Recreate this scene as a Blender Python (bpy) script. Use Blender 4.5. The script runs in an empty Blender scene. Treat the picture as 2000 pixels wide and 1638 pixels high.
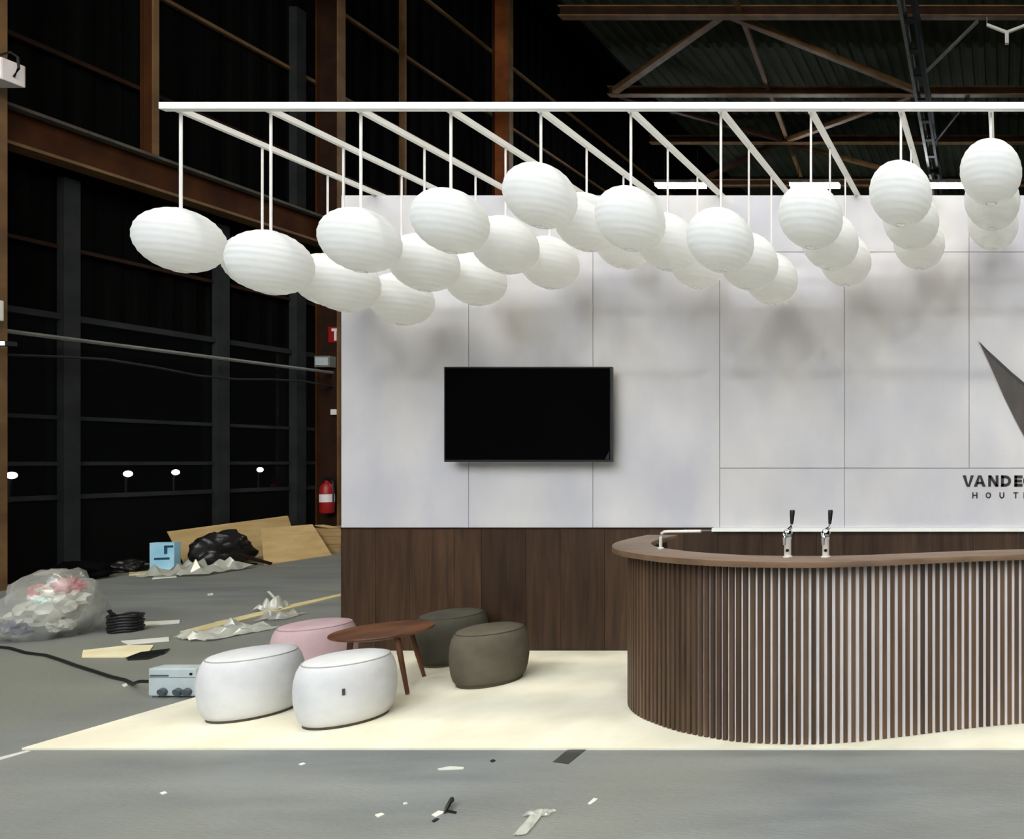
import bpy, bmesh, math, random
from mathutils import Vector, Matrix, noise
from math import sin, cos, pi, sqrt, atan2

random.seed(7)
S = bpy.context.scene
COL = S.collection

# ------------------------------------------------------------------ camera, world, exposure
FPX = 1320.0                      # focal length in pixels of the 2000 px wide frame
CAMH = 1.55
cam_d = bpy.data.cameras.new('camera')
cam = bpy.data.objects.new('camera', cam_d)
COL.objects.link(cam)
cam.location = (0, 0, CAMH)
cam.rotation_euler = (pi / 2, 0, 0)
cam_d.sensor_width = 36
cam_d.lens = 36 * FPX / 2000
cam_d.shift_x = -(1960 - 1000) / 2000
cam_d.shift_y = (900 - 819) / 2000
cam_d.clip_end = 200
S.camera = cam

world = bpy.data.worlds.new('night')
S.world = world
world.use_nodes = True
world.node_tree.nodes['Background'].inputs[0].default_value = (0.9, 1.0, 1.1, 1)
world.node_tree.nodes['Background'].inputs[1].default_value = 0.0015

vs = S.view_settings
vs.view_transform = 'Standard'
vs.look = 'None'
vs.gamma = 1
vs.use_curve_mapping = False
vs.exposure = 0.0
LAMP = 112.0                      # radiance of the hall's strip lights


# ------------------------------------------------------------------ helpers
def G(px, py):
    """floor point seen at a picture position"""
    Y = FPX * CAMH / (py - 900.0)
    return ((px - 1960.0) / FPX * Y, Y)


def srgb(r, g, b):
    def f(c):
        c /= 255.0
        return c / 12.92 if c <= 0.04045 else ((c + 0.055) / 1.055) ** 2.4
    return (f(r), f(g), f(b), 1.0)


class MB:
    def __init__(self):
        self.v = []
        self.f = []

    def add(self, vs_, fs_):
        o = len(self.v)
        self.v += [tuple(p) for p in vs_]
        self.f += [tuple(o + i for i in f) for f in fs_]
        return self

    def box(self, x0, x1, y0, y1, z0, z1):
        return self.add([(x0, y0, z0), (x1, y0, z0), (x1, y1, z0), (x0, y1, z0), (x0, y0, z1), (x1, y0, z1), (x1, y1, z1), (x0, y1, z1)],
                        [(0, 3, 2, 1), (4, 5, 6, 7), (0, 1, 5, 4), (1, 2, 6, 5), (2, 3, 7, 6), (3, 0, 4, 7)])

    def bar(self, a, b, w, h=None, up=(0, 0, 1)):
        """square bar from a to b"""
        h = h or w
        a, b = Vector(a), Vector(b)
        d = (b - a).normalized()
        u = Vector(up)
        if abs(d.dot(u)) > 0.95:
            u = Vector((1, 0, 0))
        s = d.cross(u).normalized() * (w / 2)
        t = s.cross(d).normalized() * (h / 2)
        return self.add([a - s - t, a + s - t, a + s + t, a - s + t, b - s - t, b + s - t, b + s + t, b - s + t],
                        [(0, 1, 2, 3), (7, 6, 5, 4), (0, 4, 5, 1), (1, 5, 6, 2), (2, 6, 7, 3), (3, 7, 4, 0)])

    def tube(self, pts, r, n=8, caps=True):
        pts = [Vector(p) for p in pts]
        rs = r if isinstance(r, (list, tuple)) else [r] * len(pts)
        vs_, fs_ = [], []
        ref = Vector((0, 0, 1))
        for i, p in enumerate(pts):
            d = (pts[min(i + 1, len(pts) - 1)] - pts[max(i - 1, 0)]).normalized()
            u = ref if abs(d.dot(ref)) < 0.95 else Vector((1, 0, 0))
            s = d.cross(u).normalized()
            t = s.cross(d).normalized()
            for k in range(n):
                a = 2 * pi * k / n
                vs_.append(p + (s * cos(a) + t * sin(a)) * rs[i])
        for i in range(len(pts) - 1):
            for k in range(n):
                fs_.append((i * n + k, i * n + (k + 1) % n, (i + 1) * n + (k + 1) % n, (i + 1) * n + k))
        if caps:
            fs_.append(tuple(range(n))[::-1])
            fs_.append(tuple((len(pts) - 1) * n + k for k in range(n)))
        return self.add(vs_, fs_)

    def lathe(self, prof, n=32, c=(0, 0, 0), caps=True):
        vs_, fs_ = [], []
        for (r, z) in prof:
            for k in range(n):
                a = 2 * pi * k / n
                vs_.append((c[0] + r * cos(a), c[1] + r * sin(a), c[2] + z))
        for i in range(len(prof) - 1):
            for k in range(n):
                fs_.append((i * n + k, i * n + (k + 1) % n, (i + 1) * n + (k + 1) % n, (i + 1) * n + k))
        if caps:
            fs_.append(tuple(range(n))[::-1])
            fs_.append(tuple((len(prof) - 1) * n + k for k in range(n)))
        return self.add(vs_, fs_)

    def prism(self, poly, z0, z1, axes='xy'):
        """a polygon given extent along the third axis"""
        n = len(poly)

        def P(p, z):
            return (p[0], p[1], z) if axes == 'xy' else (p[0], z, p[1]) if axes == 'xz' else (z, p[0], p[1])
        return self.add([P(p, z0) for p in poly] + [P(p, z1) for p in poly],
                        [tuple(range(n))[::-1], tuple(range(n, 2 * n))] + [(i, (i + 1) % n, n + (i + 1) % n, n + i) for i in range(n)])

    def mesh(self, name, m, smooth=False, bevel=0):
        me = bpy.data.meshes.new(name)
        me.from_pydata(self.v, [], self.f)
        bm = bmesh.new()
        bm.from_mesh(me)
        bmesh.ops.recalc_face_normals(bm, faces=bm.faces)
        if bevel:
            bmesh.ops.bevel(bm, geom=[e for e in bm.edges if len(e.link_faces) == 2 and e.calc_face_angle(0) > 0.6],
                            offset=bevel, segments=2, affect='EDGES', profile=0.6)
        bm.to_mesh(me)
        bm.free()
        if smooth:
            me.polygons.foreach_set('use_smooth', [True] * len(me.polygons))
            if smooth != 'all':
                me.set_sharp_from_angle(angle=0.7)
        me.materials.append(m)
        return me

    def build(self, name, m, parent=None, smooth=False, bevel=0, loc=None):
        return obj(name, self.mesh(name, m, smooth, bevel), parent, loc)


def obj(name, me, parent=None, loc=None):
    o = bpy.data.objects.new(name, me)
    COL.objects.link(o)
    if loc:
        o.location = loc
    if parent:
        o.parent = parent
    return o


def tag(o, label, cat, group=None, kind=None):
    o['label'] = label
    o['category'] = cat
    if group:
        o['group'] = group
    if kind:
        o['kind'] = kind
    return o


def struct(o, label=None):
    o['kind'] = 'structure'
    if label:
        o['label'] = label
    return o


def empty(name, loc=(0, 0, 0), rz=0):
    o = bpy.data.objects.new(name, None)
    COL.objects.link(o)
    o.location = loc
    o.rotation_euler.z = rz
    o.empty_display_size = 0.1
    return o


def copy_tree(o, parent=None):
    c = o.copy()
    COL.objects.link(c)
    c.parent = parent
    for ch in list(o.children):
        copy_tree(ch, c)
    return c


ORD = ['first', 'second', 'third', 'fourth', 'fifth', 'sixth', 'seventh', 'eighth', 'ninth', 'tenth', 'eleventh', 'twelfth',
       'thirteenth', 'fourteenth', 'fifteenth', 'sixteenth']

# ------------------------------------------------------------------ materials


def mat(name, c1, rough=0.6, c2=None, scale=(1, 1, 1), nscale=4.0, detail=4.0, lo=0.35, hi=0.65, metal=0.0, bump=0.0,
        bscale=None, spec=0.5, per_object=0.0, coords='Object', distort=0.0, c3=None, n3=0.6):
    m = bpy.data.materials.new(name)
    m.use_nodes = True
    nt = m.node_tree
    N, L = nt.nodes, nt.links
    b = N['Principled BSDF']
    b.inputs['Roughness'].default_value = rough
    b.inputs['Metallic'].default_value = metal
    b.inputs['Specular IOR Level'].default_value = spec
    b.inputs['Base Color'].default_value = c1
    tc = N.new('ShaderNodeTexCoord')
    mp = N.new('ShaderNodeMapping')
    mp.inputs['Scale'].default_value = scale
    L.new(tc.outputs[coords], mp.inputs['Vector'])
    vec = mp.outputs['Vector']
    oi = N.new('ShaderNodeObjectInfo')
    if per_object:
        va = N.new('ShaderNodeVectorMath')
        va.operation = 'MULTIPLY_ADD'
        va.inputs[1].default_value = (31.7, 17.3, 23.9)
        cb = N.new('ShaderNodeCombineXYZ')
        for i in range(3):
            L.new(oi.outputs['Random'], cb.inputs[i])
        L.new(cb.outputs[0], va.inputs[0])
        L.new(vec, va.inputs[2])
        vec = va.outputs[0]
    col = None
    if c2:
        nz = N.new('ShaderNodeTexNoise')
        nz.inputs['Scale'].default_value = nscale
        nz.inputs['Detail'].default_value = detail
        nz.inputs['Distortion'].default_value = distort
        L.new(vec, nz.inputs['Vector'])
        rp = N.new('ShaderNodeValToRGB')
        rp.color_ramp.elements[0].position = lo
        rp.color_ramp.elements[0].color = c1
        rp.color_ramp.elements[1].position = hi
        rp.color_ramp.elements[1].color = c2
        L.new(nz.outputs['Fac'], rp.inputs['Fac'])
        col = rp.outputs['Color']
        if c3:
            n3_ = N.new('ShaderNodeTexNoise')
            n3_.inputs['Scale'].default_value = n3
            n3_.inputs['Detail'].default_value = 3
            L.new(tc.outputs[coords], n3_.inputs['Vector'])
            r3 = N.new('ShaderNodeValToRGB')
            r3.color_ramp.elements[0].position = 0.42
            r3.color_ramp.elements[0].color = (0, 0, 0, 1)
            r3.color_ramp.elements[1].position = 0.62
            mx = N.new('ShaderNodeMixRGB')
            L.new(n3_.outputs['Fac'], r3.inputs['Fac'])
            L.new(r3.outputs['Color'], mx.inputs['Fac'])
            L.new(col, mx.inputs['Color1'])
            mx.inputs['Color2'].default_value = c3
            col = mx.outputs['Color']
    if per_object:
        hv = N.new('ShaderNodeHueSaturation')
        ma = N.new('ShaderNodeMath')
        ma.operation = 'MULTIPLY_ADD'
        ma.inputs[1].default_value = 2 * per_object
        ma.inputs[2].default_value = 1 - per_object
        L.new(oi.outputs['Random'], ma.inputs[0])
        L.new(ma.outputs[0], hv.inputs['Value'])
        if col:
            L.new(col, hv.inputs['Color'])
        else:
            hv.inputs['Color'].default_value = c1
        col = hv.outputs['Color']
    if col:
        L.new(col, b.inputs['Base Color'])
    if bump:
        nb = N.new('ShaderNodeTexNoise')
        nb.inputs['Scale'].default_value = bscale or nscale * 4
        nb.inputs['Detail'].default_value = 4
        L.new(vec, nb.inputs['Vector'])
        bp = N.new('ShaderNodeBump')
        bp.inputs['Strength'].default_value = bump
        bp.inputs['Distance'].default_value = 0.01
        L.new(nb.outputs['Fac'], bp.inputs['Height'])
        L.new(bp.outputs['Normal'], b.inputs['Normal'])
    return m


def emit(name, c, strength):
    m = bpy.data.materials.new(name)
    m.use_nodes = True
    nt = m.node_tree
    nt.nodes.clear()
    e = nt.nodes.new('ShaderNodeEmission')
    e.inputs[0].default_value = c
    e.inputs[1].default_value = strength
    o = nt.nodes.new('ShaderNodeOutputMaterial')
    nt.links.new(e.outputs[0], o.inputs[0])
    return m


def paper(name, c, ct, fac, rough=0.9):
    m = bpy.data.materials.new(name)
    m.use_nodes = True
    nt = m.node_tree
    N, L = nt.nodes, nt.links
    N.clear()
    d = N.new('ShaderNodeBsdfDiffuse')
    t = N.new('ShaderNodeBsdfTranslucent')
    x = N.new('ShaderNodeMixShader')
    o = N.new('ShaderNodeOutputMaterial')
    tc = N.new('ShaderNodeTexCoord')
    nz = N.new('ShaderNodeTexNoise')
    nz.inputs['Scale'].default_value = 9
    nz.inputs['Detail'].default_value = 6
    L.new(tc.outputs['Object'], nz.inputs['Vector'])
    rp = N.new('ShaderNodeValToRGB')
    rp.color_ramp.elements[0].position = 0.3
    rp.color_ramp.elements[0].color = (c[0] * 0.93, c[1] * 0.93, c[2] * 0.93, 1)
    rp.color_ramp.elements[1].position = 0.7
    rp.color_ramp.elements[1].color = c
    L.new(nz.outputs['Fac'], rp.inputs['Fac'])
    L.new(rp.outputs['Color'], d.inputs[0])
    t.inputs[0].default_value = ct
    x.inputs[0].default_value = fac
    L.new(d.outputs[0], x.inputs[1])
    L.new(t.outputs[0], x.inputs[2])
    L.new(x.outputs[0], o.inputs[0])
    return m


def film(name, c, clear=0.45, rough=0.15):
    """thin plastic film: partly clear, partly white, glossy"""
    m = bpy.data.materials.new(name)
    m.use_nodes = True
    nt = m.node_tree
    N, L = nt.nodes, nt.links
    N.clear()
    tr = N.new('ShaderNodeBsdfTransparent')
    d = N.new('ShaderNodeBsdfDiffuse')
    d.inputs[0].default_value = c
    g = N.new('ShaderNodeBsdfGlossy')
    g.inputs['Roughness'].default_value = rough
    x = N.new('ShaderNodeMixShader')
    x.inputs[0].default_value = 0.22
    L.new(d.outputs[0], x.inputs[1])
    L.new(g.outputs[0], x.inputs[2])
    y = N.new('ShaderNodeMixShader')
    y.inputs[0].default_value = clear
    L.new(x.outputs[0], y.inputs[1])
    L.new(tr.outputs[0], y.inputs[2])
    o = N.new('ShaderNodeOutputMaterial')
    L.new(y.outputs[0], o.inputs[0])
    return m


M = {}
M['floor'] = mat('hall_floor', srgb(106, 110, 112), 0.62, srgb(140, 144, 142), scale=(0.5, 2.2, 1), nscale=1.6, detail=8, lo=0.32, hi=0.7,
                 bump=0.3, bscale=45, c3=srgb(130, 131, 121), n3=0.35)
M['carpet'] = mat('cream_carpet', srgb(226, 220, 196), 0.95, srgb(240, 235, 214), nscale=2.5, detail=6, bump=0.15, bscale=220, spec=0.1)
M['panel'] = mat('limewash_panel', srgb(194, 192, 197), 0.75, srgb(212, 208, 205), scale=(1, 1, 0.55), nscale=1.7, detail=5, lo=0.36, hi=0.66, spec=0.2)
M['joint'] = mat('joint_grey', srgb(160, 156, 153), 0.9)
M['walnut'] = mat('walnut_plank', srgb(46, 31, 20), 0.5, srgb(76, 54, 37), scale=(9, 9, 0.7), nscale=2.2, detail=8, lo=0.3, hi=0.75, spec=0.35,
                  per_object=0.27, distort=0.6)
M['slat'] = mat('walnut_slat', srgb(66, 48, 34), 0.5, srgb(102, 78, 58), scale=(14, 14, 0.6), nscale=2.0, detail=8, lo=0.3, hi=0.75, spec=0.35,
                per_object=0.28, distort=0.5)
M['counter'] = mat('counter_wood', srgb(98, 75, 55), 0.4, srgb(126, 100, 77), scale=(1.2, 6, 6), nscale=2.5, detail=8, lo=0.3, hi=0.75, spec=0.5)
M['backing'] = mat('slat_backing', srgb(238, 232, 230), 0.6)
M['table'] = mat('table_wood', srgb(82, 47, 24), 0.45, srgb(110, 68, 40), scale=(8, 1, 1), nscale=3, detail=8)
M['white_paint'] = mat('white_paint', srgb(240, 238, 232), 0.4)
M['cord'] = mat('white_cord', srgb(236, 230, 226), 0.6)
M['paper'] = paper('lantern_paper', (0.92, 0.945, 0.97, 1), (0.97, 0.95, 0.89, 1), 0.46)
M['wire'] = mat('lantern_wire', srgb(236, 236, 232), 0.6)
M['pouf_white'] = mat('pouf_white', srgb(204, 205, 206), 0.85, srgb(218, 218, 217), nscale=6, bump=0.2, bscale=160, spec=0.2)
M['pouf_pink'] = mat('pouf_pink', srgb(186, 158, 160), 0.9, srgb(198, 170, 171), nscale=6, bump=0.2, bscale=160, spec=0.2)
M['pouf_olive'] = mat('pouf_olive', srgb(84, 79, 66), 0.9, srgb(97, 91, 77), nscale=6, bump=0.25, bscale=160, spec=0.2)
M['pouf_dark'] = mat('pouf_dark', srgb(68, 65, 55), 0.9, srgb(77, 74, 63), nscale=6, bump=0.25, bscale=160, spec=0.2)
M['pipe_grey'] = mat('piping_grey', srgb(168, 168, 164), 0.8)
M['pipe_pink'] = mat('piping_pink', srgb(176, 142, 146), 0.8)
M['pipe_olive'] = mat('piping_olive', srgb(62, 57, 45), 0.8)
M['foot_shadow'] = mat('foot_shadow', srgb(70, 62, 50), 0.8)  # dark tone of the pouf base stands in for the shadow line at the floor
M['tv_screen'] = mat('tv_screen', (0.002, 0.002, 0.0022, 1), 0.12, spec=0.35)
M['tv_frame'] = mat('tv_frame', srgb(40, 41, 43), 0.35)
M['black'] = mat('black_plastic', srgb(18, 18, 19), 0.4)
M['chrome'] = mat('chrome', srgb(225, 226, 226), 0.12, metal=1.0)
M['steel_white'] = mat('satin_white_steel', srgb(232, 228, 220), 0.25, metal=0.3)
M['logo'] = mat('logo_wood', srgb(58, 50, 45), 0.5, srgb(76, 66, 58), scale=(1, 1, 0.2), nscale=14)
M['letter'] = mat('letter_black', srgb(44, 34, 33), 0.5)
M['rust'] = mat('oxide_steel', srgb(76, 43, 18), 0.7, srgb(54, 28, 13), scale=(1, 1, 0.5), nscale=3, detail=6, bump=0.2, spec=0.15)
M['orange'] = mat('oxide_steel_lit', srgb(150, 82, 30), 0.7, srgb(124, 62, 22), nscale=3, detail=6)  # brighter copy of the oxide colour, paints in light on the third column's web
M['rust_dark'] = mat('oxide_steel_dark', srgb(50, 29, 17), 0.75, srgb(36, 20, 13), nscale=3, detail=6, spec=0.15)
M['tan_steel'] = mat('tan_steel', srgb(120, 90, 54), 0.6, srgb(92, 65, 37), nscale=3, detail=6)
M['grey_steel'] = mat('grey_steel', srgb(46, 48, 49), 0.7, srgb(36, 38, 39), nscale=3, spec=0.15)
M['light_grey_steel'] = mat('galvanised_steel', srgb(128, 130, 124), 0.5, srgb(104, 106, 100), nscale=5)
M['flange_grey'] = mat('grey_flange', srgb(96, 92, 84), 0.8, srgb(78, 74, 68), nscale=4, spec=0.1)  # greyer than the beam's tan bottom flange and rust web
M['cladding'] = mat('dark_cladding', srgb(12, 13, 12), 0.95, srgb(5, 5, 5), scale=(1, 3, 0.3), nscale=1.5, detail=5, spec=0.05)
M['roof'] = mat('roof_sheet', srgb(54, 58, 46), 0.9, srgb(42, 46, 37), nscale=0.8, detail=5, spec=0.08)
M['dark_wall'] = mat('dark_wall', srgb(10, 10, 10), 0.95, spec=0.1)
M['cardboard'] = mat('cardboard', srgb(196, 164, 108), 0.85, srgb(212, 182, 128), scale=(1, 1, 6), nscale=2.5, detail=5)
M['cardboard_dark'] = mat('cardboard_brown', srgb(150, 124, 82), 0.85, srgb(170, 142, 96), scale=(1, 1, 7), nscale=2.5, detail=5)
M['cream_board'] = mat('cream_board', srgb(236, 222, 172), 0.8, srgb(244, 234, 196), nscale=5)
M['white_board'] = mat('white_board', srgb(224, 224, 214), 0.7)
M['tape'] = mat('pale_tape', srgb(206, 192, 140), 0.7, srgb(222, 210, 164), nscale=6)
M['white_tape'] = mat('white_tape', srgb(210, 210, 202), 0.7)
M['dark_tape'] = mat('dark_tape', srgb(58, 60, 54), 0.5)
M['black_bag'] = mat('black_bag', srgb(22, 22, 22), 0.3, srgb(40, 38, 36), nscale=6, bump=0.5, bscale=14)
M['rubber'] = mat('black_rubber', srgb(20, 21, 20), 0.55)
M['film'] = film('clear_film', (0.66, 0.66, 0.6, 1), 0.66, 0.2)
M['film_white'] = film('milky_film', (0.74, 0.75, 0.66, 1), 0.45, 0.25)
M['waste_white'] = mat('waste_white', srgb(222, 220, 208), 0.7, srgb(190, 188, 176), nscale=9)
M['waste_pink'] = mat('waste_pink', srgb(190, 96, 108), 0.6, srgb(206, 126, 132), nscale=9)
M['waste_blue'] = mat('waste_blue', srgb(92, 92, 118), 0.6, srgb(120, 120, 140), nscale=9)
M['waste_mint'] = mat('waste_mint', srgb(176, 208, 190), 0.6)
M['blue_print'] = mat('blue_print', srgb(150, 206, 232), 0.6, srgb(176, 220, 238), nscale=5)
M['blue_dark'] = mat('blue_dark', srgb(28, 70, 96), 0.6)
M['box_grey'] = mat('pale_grey_plastic', srgb(190, 200, 200), 0.5, srgb(178, 188, 188), nscale=6)
M['socket'] = mat('socket_grey', srgb(74, 82, 88), 0.5)
M['red'] = mat('signal_red', srgb(150, 22, 24), 0.4)
M['white_flat'] = mat('white_flat', srgb(232, 224, 224), 0.6)
M['strip_light'] = emit('strip_light', (0.92, 0.965, 1.0, 1), LAMP * 1.05)
M['strip_light_warm'] = emit('strip_light_warm', (1.0, 0.90, 0.72, 1), LAMP * 1.15)
M['street_light'] = emit('street_light', (1.0, 0.98, 0.92, 1), 6.0)
M['small_lamp'] = emit('small_lamp', (1.0, 0.97, 0.9, 1), 1.6)
gm = film('night_glass', (0.01, 0.01, 0.012, 1), 0.85, 0.05)
M['glass'] = gm

# ------------------------------------------------------------------ the hall: floor, walls, roof
HX = -12.5                        # inner face of the hall's side wall
struct(MB().box(-17, 10, -30, 30, -0.2, 0).build('floor', M['floor']), 'grey hall floor')

# side wall: plinth below the windows, corrugated cladding above
wl = struct(MB().box(HX - 0.2, HX, 2, 27, 0, 1.02).build('wall_left', M['dark_wall']), 'black hall side wall with windows and cladding')
prof = []
y = 2.0
while y < 27:
    prof += [(y, 0.0), (y + 0.12, 0.0), (y + 0.15, -0.04), (y + 0.27, -0.04)]
    y += 0.30
vv, ff = [], []
for (yy, xx) in prof:
    vv += [(HX - 0.06 + xx, yy, 3.5), (HX - 0.06 + xx, yy, 14.0)]
for i in range(len(prof) - 1):
    ff.append((2 * i, 2 * i + 2, 2 * i + 3, 2 * i + 1))
MB().add(vv, ff).build('cladding', M['cladding'], wl)
for z, w in ((4.38, 0.05), (6.93, 0.06), (8.42, 0.055), (10.0, 0.06), (11.55, 0.05)):
    MB().box(HX - 0.05, HX + 0.03, 2, 27, z - w / 2, z + w / 2).build('girt', M['tan_steel'] if z > 8 else M['rust_dark'], wl)
MB().box(HX - 0.02, HX + 0.06, 2, 27, 3.42, 3.5).build('girt', M['grey_steel'], wl)

# windows between the grey mullion posts
posts = [5.4, 7.2, 9.0, 10.75, 11.9, 13.6, 15.4]
for i in range(len(posts) - 1):
    y0, y1 = posts[i], posts[i + 1]
    w = struct(MB().box(HX - 0.05, HX + 0.03, y0, y1, 1.04, 1.10).add(*[(lambda b: (b.v, b.f))(MB().box(HX - 0.05, HX + 0.03, y0, y1, 1.49, 1.54).box(HX - 0.05, HX + 0.03, y0, y1, 2.10, 2.15))][0])
               .build('window_%d' % (i + 1), M['grey_steel']))
    for z0, z1 in ((1.10, 1.49), (1.54, 2.10), (2.15, 3.42)):
        MB().box(HX - 0.025, HX - 0.015, y0 + 0.06, y1 - 0.06, z0, z1).build('pane', M['glass'], w)
for i, yp in enumerate(posts):
    MB().box(HX + 0.004, HX + (0.1 if i != 4 else 0.14), yp - 0.08, yp + 0.08, 0, 5.3 if i != 4 else 9.5).build('mullion_post', M['grey_steel'], wl)

# rust red columns (H section) and the crane beam


def hcolumn(yc, z1, label, mname='rust', z0=0.0, dep=0.42, wid=0.13, web=None):
    r = empty('steel_column', (HX + 0.12, yc, z0))
    MB().box(0, 0.03, -wid / 2, wid / 2, 0, z1 - z0).build('flange', M[mname], r)
    MB().box(dep - 0.03, dep, -wid / 2, wid / 2, 0, z1 - z0).build('flange', M['tan_steel' if mname == 'rust' else mname], r)
    MB().box(0.03, dep - 0.03, -0.012, 0.012, 0, z1 - z0).build('web', M[web or mname], r)
    tag(r, label, 'column', 'rust coloured columns of the hall')
    return r


hcolumn(8.05, 13.9, 'rust coloured steel column at the left edge carrying a floodlight')
hcolumn(12.22, 13.9, 'rust coloured steel column just left of the stand wall', web='rust_dark')
hcolumn(16.42, 13.9, 'rust steel column with web coloured as lit, standing behind the stand wall', web='orange')
hcolumn(9.72, 13.9, 'short rust steel post standing on the crane beam', 'rust', 5.92, 0.2, 0.06)
hcolumn(13.86, 13.9, 'slim dark upright in the cladding behind the stand', 'tan_steel', 5.92, 0.12, 0.04)

cb = empty('crane_beam', (HX + 0.3, 0, 5.4))
MB().box(-0.15, 0.15, 5.5, 12.4, 0.0, 0.04).build('bottom_flange', M['tan_steel'], cb)
MB().box(-0.15, 0.15, 5.5, 12.4, 0.46, 0.5).build('top_flange', M['flange_grey'], cb)
MB().box(-0.012, 0.012, 5.5, 12.4, 0.04, 0.46).build('web', M['rust'], cb)
tag(cb, 'long rust brown crane beam running along the dark side wall', 'beam')

# pipes along the wall
for k, (z, r_, mname, lab) in enumerate(((3.12, 0.028, 'light_grey_steel', 'upper pale conduit running along the dark windows'),
                                         (2.86, 0.018, 'grey_steel', 'thin lower conduit sagging along the dark windows'))):
    pts = []
    for j in range(14):
        yy = 6.0 + j * 0.52
        pts.append((HX + 0.38, yy, z + (0.0 if k == 0 else 0.05 * sin(j * 1.3)) + 0.002 * j))
    tag(MB().tube(pts, r_, 6).build('wall_conduit', M[mname], smooth=True), lab, 'pipe')

# far end wall and roof
struct(MB().box(-14, 10, 27, 27.3, 0, 14.0).build('wall_back', M['dark_wall']), 'dark far end wall of the hall')
prof = []
x = -9.6
while x < 9:
    prof += [(x, 0.0), (x + 0.12, 0.0), (x + 0.15, 0.05), (x + 0.27, 0.05)]
    x += 0.30
vv, ff = [], []
for (xx, zz) in prof:
    vv += [(xx, -30, 11.55 + zz), (xx, 27, 11.55 + zz)]
for i in range(len(prof) - 1):
    ff.append((2 * i, 2 * i + 1, 2 * i + 3, 2 * i + 2))
ce = struct(MB().add(vv, ff).build('ceiling', M['roof']), 'dark green corrugated roof sheeting')
MB().box(-13.2, -9.6, -30, 27, 14.0, 14.1).build('aisle_roof', M['dark_wall'], ce)  # near-black colour stands in for the missing light over the aisle
MB().box(-9.62, -9.6, -30, 27, 11.5, 14.0).build('bulkhead', M['dark_wall'], ce)

# roof steel: cross beams, lattice girder, bracing
for k, (yy, x0) in enumerate(((14.25, -9.35), (17.3, -10.1), (19.9, -10.4), (23.0, -10.6))):
    r = empty('roof_beam', (0, yy, 11.0))
    MB().box(x0, 8, -0.08, 0.08, -0.11, -0.085).build('flange', M['tan_steel'], r)
    MB().box(x0, 8, -0.08, 0.08, 0.085, 0.11).build('flange', M['tan_steel'], r)
    MB().box(x0, 8, -0.01, 0.01, -0.085, 0.085).build('web', M['rust_dark'], r)
    tag(r, 'brown steel roof beam crossing the ceiling, ' + ['nearest and highest in view', 'second from the top of view', 'third from the top, behind the white frame', 'last one above the strip lights'][k],
        'beam', 'cross beams of the roof')


def brace(a, b, w, mname, label, cat='brace', group='diagonal roof braces'):
    tag(MB().bar(a, b, w, w).build('roof_brace', M[mname]), label, cat, group)


brace((-5.75, 14.3, 10.96), (-2.2, 17.2, 10.96), 0.13, 'tan_steel', 'tan roof brace sloping down right to the lattice girder, in the nearest bay')
brace((-6.0, 14.3, 10.96), (-9.9, 17.2, 10.96), 0.13, 'tan_steel', 'tan roof brace sloping down left, in the nearest bay')
brace((-9.9, 17.4, 10.96), (-6.5, 19.8, 10.96), 0.12, 'rust_dark', 'dark roof brace behind the white frame, left half of the second bay')
brace((-2.4, 17.4, 10.96), (-6.3, 19.8, 10.96), 0.12, 'tan_steel', 'tan roof brace behind the white frame, right half of the second bay')
brace((-6.4, 20.0, 10.96), (-2.4, 22.8, 10.96), 0.12, 'tan_steel', 'tan roof brace in the third bay above the middle strip light')
brace((-6.7, 20.0, 10.96), (-10.3, 22.8, 10.96), 0.12, 'rust_dark', 'dark roof brace in the third bay above the leftmost strip light')
tag(MB().bar((-5.42, 13.2, 11.05), (-6.75, 22.5, 11.05), 0.1).build('roof_purlin', M['tan_steel']), 'slim tan purlin crossing the diagonal roof braces lengthwise', 'purlin')

lg = empty('lattice_girder', (-1.84, 12, 10.34))
A_ = math.atan2(-0.42, 12)
for sx in (-0.13, 0.13):
    for zz in (0.0, 0.5):
        MB().bar((sx, 0, zz), (sx - 0.4, 12, zz), 0.07).build('chord', M['light_grey_steel' if sx < 0 else 'grey_steel'], lg)
for k in range(12):
    yy = 0.5 + k
    xo = -0.4 * yy / 12
    MB().bar((xo - 0.13, yy, 0), (xo + 0.13, yy, 0), 0.16, 0.04).build('batten', M['grey_steel'], lg)
    MB().bar((xo - 0.13, yy, 0), (xo - 0.13, yy + 0.5, 0.5), 0.04).build('lacing', M['grey_steel'], lg)
    MB().bar((xo - 0.13, yy + 0.5, 0.5), (xo - 0.13, min(yy + 1.0, 12), 0.0), 0.04).build('lacing', M['grey_steel'], lg)
tag(lg, 'grey steel lattice girder running lengthwise under the roof', 'girder')
tag(MB().bar((-1.78, 15.7, 10.6), (-0.55, 14.3, 10.85), 0.05).build('tie_rod', M['light_grey_steel']), 'thin grey tie rod from lattice girder up to the nearest roof beam', 'rod', 'tie rods of the lattice girder')
tag(MB().bar((-1.95, 19.2, 10.6), (-0.9, 17.4, 10.85), 0.05).build('tie_rod', M['grey_steel']), 'thin grey tie rod beside the lattice girder just above the white frame', 'rod', 'tie rods of the lattice girder')

yb = empty('roof_hanger', (0.07, 14.2, 10.55))
MB().bar((0, 0, 0.0), (0, 0, -0.24), 0.08).build('stem', M['white_paint'], yb)
MB().bar((0, 0, 0), (-0.42, 0, 0.16), 0.05).build('arm', M['white_paint'], yb)
MB().bar((0, 0, 0), (0.42, 0, 0.16), 0.05).build('arm', M['white_paint'], yb)
MB().bar((-0.42, 0, 0.16), (-0.42, 0.02, 0.36), 0.02).build('hook', M['light_grey_steel'], yb)
MB().bar((0.42, 0, 0.16), (0.42, 0.02, 0.36), 0.02).build('hook', M['light_grey_steel'], yb)
tag(yb, 'white forked bracket hanging from the nearest roof beam at right', 'bracket')


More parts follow.
